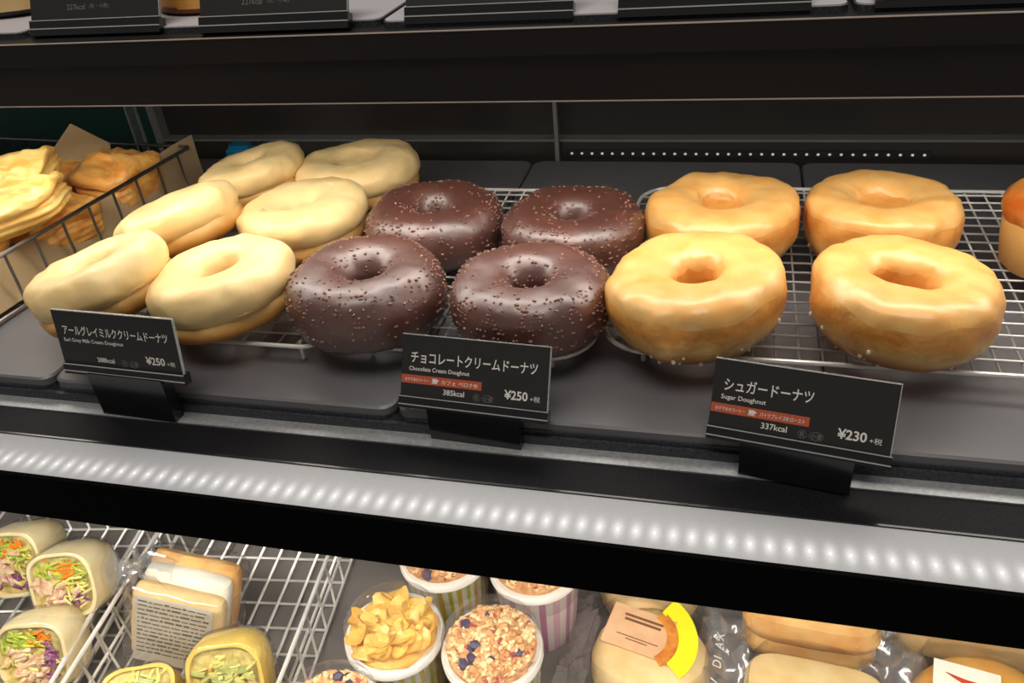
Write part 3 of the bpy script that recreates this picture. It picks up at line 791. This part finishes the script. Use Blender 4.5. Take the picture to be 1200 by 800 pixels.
# small things at the back
t = thing('acrylic_divider', 'clear acrylic divider standing behind the pastry basket', 'divider', (-0.4520, 0.5450, 0.0))
boxpart('divider_edge', 'post_grey', t, -0.0080, -0.0068, -0.002, 0.0, 0.0, 0.110)
boxpart('divider_edge', 'post_grey', t, 0.0010, 0.0022, -0.002, 0.0, 0.0, 0.110)
boxpart('sheet', 'lid_clear', t, -0.0068, 0.0010, -0.0012, -0.0006, 0.0, 0.110)
t = thing('tape_roll', 'small bright blue plastic piece at the back behind cream doughnuts', 'plastic piece', (-0.3700, 0.5480, 0.0))
part('block', 'blue_plastic', t, lambda b: b.rbox(-0.0115, 0.0115, -0.006, 0.006, 0.0, 0.0165, 0.003, 4, 0.002))
part('cap', 'blue_plastic', t, lambda b: b.rbox(-0.0085, 0.0085, -0.0045, 0.0045, 0.0165, 0.0185, 0.002))
t = thing('led_strip', 'row of tiny lights along the foot of the rear wall', 'light', (0.0050, 0.5708, 0.0035))  # added emissive dots imitate the light bar mirrored in the rear wall
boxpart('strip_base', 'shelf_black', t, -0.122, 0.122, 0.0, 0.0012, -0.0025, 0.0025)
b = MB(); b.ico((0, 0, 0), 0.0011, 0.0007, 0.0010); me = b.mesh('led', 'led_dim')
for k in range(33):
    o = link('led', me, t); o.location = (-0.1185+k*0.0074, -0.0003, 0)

# ------------------------------------------------------------------ lower deck
DZ = -0.390
def low_basket(label, x, y, w, d, rz, top=0.062):
    t = thing('wire_basket', label, 'basket', (x, y, DZ), (0, 0, rz), group='chrome wire baskets on the lower deck')
    fl_ = 0.0035
    part('rim', 'wire_white', t, lambda b: b.tube(rrect(0, w, 0, d, 0.004, top, 3), 0.0019, 8, closed=True))
    part('middle_rim', 'wire_white', t, lambda b: b.tube(rrect(0.001, w-0.001, 0.001, d-0.001, 0.004, top*0.55, 3), 0.0014, 8, closed=True))
    part('base_rim', 'wire_white', t, lambda b: b.tube(rrect(0.003, w-0.003, 0.003, d-0.003, 0.004, fl_, 3), 0.0013, 8, closed=True))
    b = MB(); b.tube([(0, 0, top), (0.003, 0, fl_)], 0.0012, 7); ml = b.mesh('wire', 'wire_white')
    b = MB(); b.tube([(0, 0, top), (-0.003, 0, fl_)], 0.0012, 7); mr = b.mesh('wire', 'wire_white')
    b = MB(); b.tube([(0, 0, top), (0, -0.003, fl_)], 0.0012, 7); mbk = b.mesh('wire', 'wire_white')
    b = MB(); b.tube([(0, 0, top), (0, 0.003, fl_)], 0.0012, 7); mf = b.mesh('wire', 'wire_white')
    ny = int(d/0.026); nx = int(w/0.019)
    for k in range(1, ny):
        wires(t, ml, [(0, d*k/ny, 0)]); wires(t, mr, [(w, d*k/ny, 0)])
    for k in range(1, nx):
        wires(t, mbk, [(w*k/nx, d, 0)]); wires(t, mf, [(w*k/nx, 0, 0)])
    wires(t, wire_mesh(0, w-0.006, 0.0013, 'wire_white'), [(0.003, d*k/ny, fl_) for k in range(1, ny)])
    wires(t, wire_mesh(1, d-0.006, 0.0015, 'wire_white'), [(w*k/nx, 0.003, fl_+0.0012) for k in range(1, nx)])
    return t
low_basket('chrome wire basket holding a sandwich and a yellow wrap', -0.4800, 0.2320, 0.176, 0.270, rd(7))
low_basket('chrome wire basket of stacked wraps at the lower left corner', -0.6690, 0.1820, 0.188, 0.300, rd(10))

def sup(n, a, b, p=0.6):
    return [(a*spow(math.cos(2*PI*k/n), p), b*spow(math.sin(2*PI*k/n), p)) for k in range(n)]
def wrap(label, loc, rot, a, b_, L, seed, tort, fills, group='wrap halves in the baskets'):
    """local -Y is the cut face; a, b_ half sizes of the face; L length of the roll"""
    t = thing('tortilla_wrap', label, 'wrap', loc, rot, group=group)
    n = 44
    B_ = MB(); rows = []
    ths = 0.0030
    for y, s in ((0.004, -ths), (0.0, -ths), (-0.0006, -ths*0.5), (0.0, 0.0), (L*0.3, 0.0012), (L*0.6, 0.0006), (L*0.85, -0.003), (L*0.97, -0.009), (L, -0.016)):
        row = []
        for k, (x, z) in enumerate(sup(n, a+s, b_+s)):
            q = Vector((x, y, z)); w = fbm(q, 50, seed, 2)*0.0012
            row.append(q+Vector((x, 0, z)).normalized()*w)
        rows.append(row)
    rows.append([Vector((0, L+0.001, 0))]*n)
    B_.grid(rows, close_u=True); B_.build('tortilla', tort, t, auto=60)
    part('filling_core', 'filling', t, lambda m: m.grid([[Vector((x, 0.0035, z)) for x, z in sup(n, a-ths*0.6, b_-ths*0.6)], [Vector((0, 0.0025, 0))]*n], close_u=True))
    rnd = random.Random(seed)
    for m, cx, cz, sx, sz, cnt, ln, rr in fills:
        m_b = MB()
        for _ in range(int(cnt*1.7)):
            for _try in range(20):
                x, z = cx*a+rnd.gauss(0, 1)*sx*a*0.5, cz*b_+rnd.gauss(0, 1)*sz*b_*0.5
                if (abs(x)/(a-0.006))**3+(abs(z)/(b_-0.006))**3 < 1: break
            else: continue
            ang = rnd.uniform(0, PI); l = ln*rnd.uniform(0.5, 1)
            d = Vector((math.cos(ang)*l, 0, math.sin(ang)*l*0.7)); y = rnd.uniform(-0.0010, 0.0025)
            c = Vector((x, y, z)); bend = Vector((0, -rnd.uniform(0, 0.0015), 0))
            m_b.tube([c-d*0.5, c-d*0.17+bend, c+d*0.17+bend, c+d*0.5], rr*rnd.uniform(0.7, 1.2), 5)
        if m_b.v:
            o = m_b.build({'carrot': 'carrot_shreds', 'cabbage': 'cabbage_shreds', 'chicken': 'chicken_pieces', 'avocado': 'avocado_pieces'}.get(m, 'lettuce_shreds'), m, t); o['kind'] = 'stuff'
    B_ = MB(); rows = []
    for y, s in ((-0.0022, -0.006), (-0.0018, 0.0), (0.0, 0.0016), (L*0.3, 0.0030), (L*0.7, 0.0024), (L*1.02, -0.006)):
        rows.append([Vector((x, y, z))*1.0+Vector((x, 0, z)).normalized()*(fbm(Vector((x, y, z)), 70, seed+4, 2)*0.0011) for x, z in sup(n, a+s, b_+s)])
    B_.grid(rows, close_u=True); B_.build('clear_film', 'film', t, auto=None)
    return t
VEG = [('lettuce', -0.1, 0.45, 0.8, 0.4, 26, 0.016, 0.0011), ('lettuce_pale', 0.35, 0.0, 0.5, 0.6, 20, 0.015, 0.0010), ('carrot', 0.1, 0.5, 0.5, 0.25, 16, 0.013, 0.0010),
       ('chicken', -0.35, -0.1, 0.5, 0.55, 16, 0.012, 0.0026), ('cabbage', 0.25, -0.5, 0.5, 0.35, 16, 0.012, 0.0010)]
VEG2 = [('lettuce', -0.2, 0.5, 0.8, 0.3, 24, 0.016, 0.0011), ('chicken', -0.1, -0.2, 0.7, 0.6, 22, 0.012, 0.0026), ('carrot', 0.3, 0.55, 0.4, 0.25, 10, 0.012, 0.0010),
        ('cabbage', 0.5, 0.0, 0.25, 0.5, 18, 0.012, 0.0010), ('lettuce_pale', 0.0, -0.1, 0.8, 0.7, 14, 0.014, 0.0010)]
GRN = [('avocado', 0.1, 0.0, 0.7, 0.7, 26, 0.012, 0.0026), ('lettuce_pale', 0.1, 0.3, 0.8, 0.5, 16, 0.014, 0.0012), ('carrot', -0.6, -0.35, 0.25, 0.5, 9, 0.010, 0.0018), ('chicken', 0.2, -0.5, 0.5, 0.3, 10, 0.011, 0.0024)]
wrap('wrap half with carrot and purple cabbage showing, upper row', (-0.5330, 0.3600, -0.3040), (rd(-26), rd(-4), rd(12)), 0.0300, 0.0290, 0.048, 41, 'tortilla', VEG)
wrap('wrap half cut off by the left edge, upper row', (-0.6000, 0.3740, -0.3060), (rd(-26), rd(-6), rd(10)), 0.0300, 0.0300, 0.050, 42, 'tortilla', VEG)
wrap('wrap half with shredded filling in the lower row at the left', (-0.5300, 0.3060, -0.3280), (rd(-26), rd(-4), rd(14)), 0.0310, 0.0300, 0.045, 43, 'tortilla', VEG2)
wrap('yellow wrap half with green filling in the right basket', (-0.3560, 0.3150, -0.3300), (rd(-28), rd(-3), rd(18)), 0.0300, 0.0320, 0.042, 44, 'tortilla_yellow', GRN)
wrap('wrap lying at the bottom edge under the labelled sandwich', (-0.4250, 0.2950, -0.3350), (rd(-70), rd(4), rd(25)), 0.0290, 0.0240, 0.060, 45, 'tortilla_yellow', GRN)

wrap('pale wrap cut off by the lower left corner of the picture', (-0.5420, 0.2560, -0.3500), (rd(-40), rd(-4), rd(20)), 0.0280, 0.0260, 0.045, 46, 'tortilla', VEG2)
# ---- sandwich in film with a big printed label
t = thing('wrapped_sandwich', 'sandwich in clear film with a grey printed label in the basket', 'sandwich', (-0.4500, 0.3720, -0.3840), (rd(-8), rd(17), rd(8)))
def slab(b, x0, x1, y0, y1, z0, z1, r, seed, amp=0.0012):
    n = 40; rows = []; cx, cy = (x0+x1)/2, (y0+y1)/2
    for z, s in ((z0, -r), (z0+r*0.3, -r*0.3), (z0+r, 0), ((z0+z1)/2, 0.0006), (z1-r, 0), (z1-r*0.3, -r*0.3), (z1, -r)):
        rows.append([Vector((cx+x, cy+y, z+amp*0.6*fbm(Vector((x, y, z)), 40, seed, 2)))*1.0 for x, y in sup(n, (x1-x0)/2+s, (y1-y0)/2+s, 0.45)])
    rows = [[Vector((cx, cy, z0))]*n]+rows+[[Vector((cx, cy, z1))]*n]
    b.grid(rows, close_u=True)
part('bread_slice', 'bread_brown', t, lambda b: slab(b, -0.038, 0.040, 0.012, 0.030, 0.0, 0.088, 0.008, 51))
part('egg_filling', 'egg_white', t, lambda b: slab(b, -0.036, 0.038, -0.006, 0.014, 0.002, 0.086, 0.006, 52))
part('bread_slice', 'bread_tan', t, lambda b: slab(b, -0.038, 0.040, -0.022, -0.004, 0.0, 0.082, 0.008, 53))
part('printed_label', 'label_paper', t, lambda b: b.box(-0.033, 0.033, -0.0245, -0.0235, 0.004, 0.078), smooth=False)
rnd = random.Random(77)
b = MB()
for k in range(13):
    z = 0.073-k*0.0048
    x = -0.030
    while x < 0.026:
        l = rnd.uniform(0.002, 0.009); b.box(x, min(x+l, 0.031), -0.0248, -0.0245, z, z+rnd.choice((0.0010, 0.0013, 0.0018))); x += l+0.0012
o = b.build('label_print', 'ink_dark', t, smooth=False); o['kind'] = 'stuff'
def crumple(b, nu, nv, fn, amp, seed, s=60):
    rows = []
    for i in range(nu):
        r = []
        for j in range(nv):
            p = Vector(fn(i/(nu-1), j/(nv-1)))
            d = Vector((noise.noise(p*s+Vector((seed, 0, 0))), noise.noise(p*s+Vector((0, seed, 5))), noise.noise(p*s+Vector((9, 0, seed)))))
            r.append(p+d*amp)
        rows.append(r)
    b.grid(rows)
def film_shell(u, v, ax=0.047, ay=0.036, h=0.098):
    a = 2*PI*u; k = 1-0.75*max(0, v-0.86)/0.14
    return (0.001+ax*k*spow(math.cos(a), 0.5), 0.004+ay*k*spow(math.sin(a), 0.5), h*v)
part('clear_film', 'film', t, lambda b: crumple(b, 48, 22, film_shell, 0.004, 3.0, 45), auto=None)
part('film_corner', 'film_crumple', t, lambda b: crumple(b, 16, 16, lambda u, v: (-0.040-0.030*u, -0.010+0.018*v, 0.062+0.026*v+0.012*math.sin(u*7)), 0.007, 6.0, 70), auto=25)
part('film_corner', 'film_crumple', t, lambda b: crumple(b, 16, 16, lambda u, v: (-0.050+0.040*u, -0.018+0.026*v, 0.088+0.010*math.sin(v*6+u*3)), 0.006, 8.0, 80), auto=25)

# ---- yoghurt cups
def granola_fill(t, seed):
    rnd = random.Random(seed)
    for nm, m, cnt, s in (('granola_clusters', 'granola', 330, 0.0030), ('oat_flakes', 'granola_pale', 260, 0.0027), ('dried_fruit', 'granola_red', 40, 0.0026), ('blueberries', 'berry', 9, 0.0046)):
        b = MB()
        for _ in range(cnt):
            r = 0.0335*math.sqrt(rnd.random()); a = rnd.uniform(0, 2*PI)
            z = 0.084+0.009*(1-(r/0.036)**2)+rnd.uniform(-0.002, 0.0018)
            M = Matrix.Rotation(rnd.uniform(0, 6.3), 3, 'Z') @ Matrix.Rotation(rnd.uniform(-1, 1), 3, 'X')
            k = s*rnd.uniform(0.6, 1.15); b.ico((r*math.cos(a), r*math.sin(a), z), k*1.2, k, k*0.6 if m != 'berry' else k, M)
        o = b.build(nm, m, t, smooth=(m == 'berry')); o['kind'] = 'stuff'
    part('granola_bed', 'granola', t, lambda b: b.lathe([(0.0345, 0.078), (0.034, 0.083), (0.02, 0.089), (0.0003, 0.0915)], 36, dough_fn(seed, 0.034, 0.09, 0, 0, 0.001, 0.0012)))
def flake_fill(t, seed):
    rnd = random.Random(seed)
    for k in range(44):
        r = 0.0290*math.sqrt((k+0.5)/44); a = k*2.39996+rnd.uniform(-0.3, 0.3); z = 0.0845+0.0050*(1-(r/0.034)**2)+rnd.uniform(-0.001, 0.002)
        sx, sy = rnd.uniform(0.0080, 0.0115), rnd.uniform(0.0065, 0.0095); cup = rnd.uniform(0.10, 0.35)*rnd.choice((1, 1, -1)); sd = rnd.uniform(0, 50)
        rows = []
        for side in (1, -1):
            for i in range(5):
                q = (i/4) if side == 1 else (1-i/4)
                rows.append([(sx*q*math.cos(w/12*2*PI)*(1+0.2*noise.noise(Vector((w, sd, 0)))), sy*q*math.sin(w/12*2*PI), cup*0.012*q*q*math.cos(2*w/12*2*PI)+cup*0.016*q*q+0.0007*side*(1 if q < 0.99 else 0)+0.0014*noise.noise(Vector((w*0.7, q*3, sd)))) for w in range(12)])
        b = MB(); b.grid(rows, close_u=True)
        o = b.build('corn_flake', 'flake', t); o.location = (r*math.cos(a), r*math.sin(a), z); o.rotation_euler = (rnd.uniform(-0.35, 0.35), rnd.uniform(-0.35, 0.35), rnd.uniform(0, 6))
    part('flake_bed', 'flake', t, lambda b: b.lathe([(0.0345, 0.078), (0.034, 0.082), (0.02, 0.086), (0.0003, 0.088)], 36, dough_fn(seed, 0.034, 0.09, 0, 0, 0.002, 0.0025)))
def cup(label, x, y, body, fill, seed, rz=0):
    t = thing('yoghurt_cup', label, 'cup', (x, y, DZ), (0, 0, rz), group='topped yoghurt cups on the lower deck')
    part('cup_body', body, t, lambda b: b.lathe([(0.0003, 0.0), (0.0290, 0.0), (0.0305, 0.002), (0.0365, 0.068), (0.0372, 0.072)], 56), auto=50)
    part('cup_rim', 'cup_white', t, lambda b: b.lathe([(0.0335, 0.0760), (0.0338, 0.0800), (0.0380, 0.0805), (0.0390, 0.0785), (0.0388, 0.0735), (0.0368, 0.0720)], 56), auto=50)
    part('clear_sleeve', 'lid_clear', t, lambda b: b.lathe([(0.0372, 0.056), (0.0392, 0.074), (0.0394, 0.0745)], 56), auto=50)
    fill(t, seed)
    part('clear_lid', 'lid_clear', t, lambda b: b.lathe([(0.0392, 0.0805), (0.0372, 0.0815), (0.0366, 0.0960), (0.0350, 0.0985), (0.0300, 0.0988), (0.0290, 0.0975), (0.0003, 0.0978)], 64), auto=40)
    return t
cup('yoghurt cup topped with yellow corn flakes, green striped', -0.2330, 0.3700, 'cup_green', flake_fill, 61, 0.3)
cup('yoghurt cup topped with granola and berries in front', -0.1535, 0.3700, 'cup_green', granola_fill, 62, 1.0)
cup('green striped yoghurt cup half hidden behind the corn flake cup', -0.2190, 0.4550, 'cup_green', granola_fill, 63, 0.9)
cup('pink yoghurt cup half hidden behind the granola cup', -0.1390, 0.4560, 'cup_pink', granola_fill, 64, 2.0)
cup('yoghurt cup at the bottom edge, only its lid rim showing', -0.2520, 0.2930, 'cup_green', granola_fill, 65, 0.2)

# ---- bread packs at the right
def pack_film(t, ax, ay, h, seed, sc=45, amp=0.004):
    def shell(u, v):
        a = 2*PI*u; k = 1-0.25*v
        return (ax*k*spow(math.cos(a), 0.6), ay*k*spow(math.sin(a), 0.6), 0.0035+h*v)
    part('clear_film', 'film', t, lambda b: crumple(b, 52, 14, shell, amp, seed, sc), auto=None)
def skirt(t, fn, seed, amp=0.006, s=70):
    part('film_end', 'film_crumple', t, lambda b: crumple(b, 22, 18, fn, amp, seed, s), auto=25)
def round_bread(b, R, h, seed, ry=1.0):
    b.lathe([(0.0003, 0.0), (R*0.86, 0.0), (R*0.97, h*0.12), (R, h*0.35), (R*0.98, h*0.6), (R*0.90, h*0.82), (R*0.72, h*0.95), (R*0.4, h), (0.0003, h*1.01)], 56,
            lambda p, i, a: dough_fn(seed, R, h, 0.015, 0.5, 0.0008, 0.0012)(Vector((p.x, p.y*ry, p.z)), i, a))
t = thing('bread_pack', 'round pale bread in clear film with tan label and yellow sticker', 'bread', (-0.0400, 0.4180, DZ+0.001), (0, 0, rd(-4)))
part('bread', 'bread_tan', t, lambda b: round_bread(b, 0.0470, 0.044, 71), auto=None)
def lab(name, m, *a, rot=(0, 0, 0), loc=(0, 0, 0)):
    o = boxpart(name, m, t, *a); o.location = loc; o.rotation_euler = rot; return o
lab('tan_label', 'label_tan', -0.0270, 0.0250, -0.0190, 0.0190, 0, 0.0010, loc=(-0.009, 0.008, 0.0475), rot=(rd(4), rd(2), rd(-8)))
for k, (w, yy) in enumerate(((0.032, 0.010), (0.030, 0.006), (0.034, -0.008), (0.018, -0.0105))):
    lab('label_line', 'ink_brown', -w/2, w/2, yy, yy+(0.0022 if k < 2 else 0.0008), 0.0010, 0.0012, loc=(-0.009, 0.008, 0.0475), rot=(rd(4), rd(2), rd(-8)))
def arc(b, r0, r1, a0, a1, z0, z1):
    n = 14; rows = []
    for z in (z0, z1):
        for rr in ((r0, r1) if z == z0 else (r1, r0)):
            rows.append([(rr*math.cos(a0+(a1-a0)*k/n), rr*math.sin(a0+(a1-a0)*k/n), z) for k in range(n+1)])
    b.grid(rows, close_v=True)
o = part('yellow_sticker', 'label_yellow', t, lambda b: arc(b, 0.028, 0.0455, rd(-38), rd(62), 0.0, 0.0012), smooth=False); o.location = (-0.008, 0.004, 0.0500); o.rotation_euler = (rd(2), rd(8), 0)
o = part('picture_sticker', 'label_orange', t, lambda b: arc(b, 0.021, 0.030, rd(-50), rd(62), 0.0, 0.0012), smooth=False); o.location = (-0.008, 0.004, 0.0488); o.rotation_euler = (rd(2), rd(4), 0)
pack_film(t, 0.058, 0.056, 0.050, 4.0)
skirt(t, lambda u, v: (-0.045-0.028*u, -0.040+0.085*v, 0.010+0.020*(1-u)+0.006*math.sin(v*9)), 11.0)
skirt(t, lambda u, v: (0.044+0.030*u, -0.030+0.075*v, 0.016+0.018*(1-u)+0.006*math.sin(v*8)), 12.0)
t2 = thing('bread_pack', 'bread in film mostly hidden behind the round pale bread', 'bread', (-0.0480, 0.5040, DZ+0.001))
part('bread', 'bread_tan', t2, lambda b: round_bread(b, 0.045, 0.040, 72), auto=None)
part('yellow_sticker', 'label_yellow', t2, lambda b: b.box(-0.034, -0.018, -0.030, -0.012, 0.0385, 0.0400), smooth=False)
pack_film(t2, 0.056, 0.050, 0.046, 14.0)
skirt(t2, lambda u, v: (-0.042-0.034*u, -0.040+0.075*v, 0.010+0.020*(1-u)), 15.0)
t = thing('bread_pack', 'browned split roll in clear film behind the flat bread', 'bread', (0.0850, 0.4810, DZ+0.001), (0, 0, rd(-3)))
part('roll_bottom', 'bread_brown', t, lambda b: slab(b, -0.052, 0.052, -0.032, 0.032, 0.0, 0.026, 0.010, 73))
part('roll_top', 'bread_brown', t, lambda b: slab(b, -0.053, 0.053, -0.034, 0.034, 0.022, 0.052, 0.012, 74))
pack_film(t, 0.064, 0.044, 0.056, 5.0)
skirt(t, lambda u, v: (-0.050-0.036*u, -0.034+0.060*v, 0.014+0.022*(1-u)+0.006*math.sin(v*8)), 16.0)
skirt(t, lambda u, v: (0.046+0.040*u, -0.034+0.060*v, 0.014+0.022*(1-u)+0.006*math.sin(v*8)), 17.0)
t = thing('bread_pack', 'flat square pale bread with small yellow label, bottom edge', 'bread', (0.0830, 0.4000, DZ+0.001), (rd(0), 0, rd(-4)))
part('bread', 'bread_tan', t, lambda b: slab(b, -0.050, 0.052, -0.040, 0.030, 0.0, 0.046, 0.010, 75))
boxpart('yellow_label', 'label_yellow', t, 0.014, 0.024, -0.022, -0.004, 0.0460, 0.0475)
boxpart('white_label', 'label_white', t, 0.024, 0.040, -0.022, -0.004, 0.0460, 0.0475)
pack_film(t, 0.060, 0.046, 0.052, 6.0)
skirt(t, lambda u, v: (-0.048-0.034*u, -0.040+0.066*v, 0.018+0.020*(1-u)+0.006*math.sin(v*8)), 18.0)
for k, ch in enumerate('V DIAX'):
    if ch == ' ': continue
    o = link('film_lettering', text_mesh(ch, 'ink_white', None, 0.0066), t); o.location = (-0.068, -0.018+k*0.0082, 0.049); o.rotation_euler = (rd(18), 0, rd(90))
t = thing('bread_pack', 'long tan bread in film at the right behind the orange bun', 'bread', (0.2080, 0.5030, DZ+0.001), (0, 0, rd(-3)))
part('bread', 'bread_tan', t, lambda b: slab(b, -0.055, 0.060, -0.034, 0.034, 0.0, 0.052, 0.014, 76))
pack_film(t, 0.068, 0.046, 0.056, 7.0)
skirt(t, lambda u, v: (-0.050-0.040*u, -0.038+0.066*v, 0.014+0.024*(1-u)+0.006*math.sin(v*9)), 19.0)
t = thing('bread_pack', 'glossy orange bun with white and red label, lower right corner', 'bread', (0.2020, 0.4150, DZ+0.001), (0, 0, rd(-4)))
part('bread', 'bread_orange', t, lambda b: round_bread(b, 0.0500, 0.050, 77, 0.85), auto=None)
o = boxpart('white_label', 'label_white', t, -0.020, 0.024, -0.036, 0.014, 0.0, 0.0010); o.location = (-0.017, 0.004, 0.0515); o.rotation_euler = (rd(2), 0, rd(-6))
b = MB(); n = 14
rows = [[(-0.012+0.034*k/n, 0.004-0.005*math.sin(k/n*2.6)+s*(0.0003+0.0026*math.sin(k/n*PI*0.75)), 0.0016) for k in range(n+1)] for s in (1, -1)]
b.grid(rows); o = b.build('red_swoosh', 'label_red', t, smooth=False); o.location = (-0.017, 0.004, 0.0515); o.rotation_euler = (rd(2), 0, rd(-6))
o = boxpart('dark_print', 'ink_dark', t, 0.0, 0.003, -0.014, -0.008, 0.0010, 0.0014); o.location = (-0.017, 0.004, 0.0515)
pack_film(t, 0.060, 0.052, 0.056, 8.0)
skirt(t, lambda u, v: (-0.048-0.036*u, -0.044+0.076*v, 0.014+0.024*(1-u)+0.006*math.sin(v*9)), 20.0)
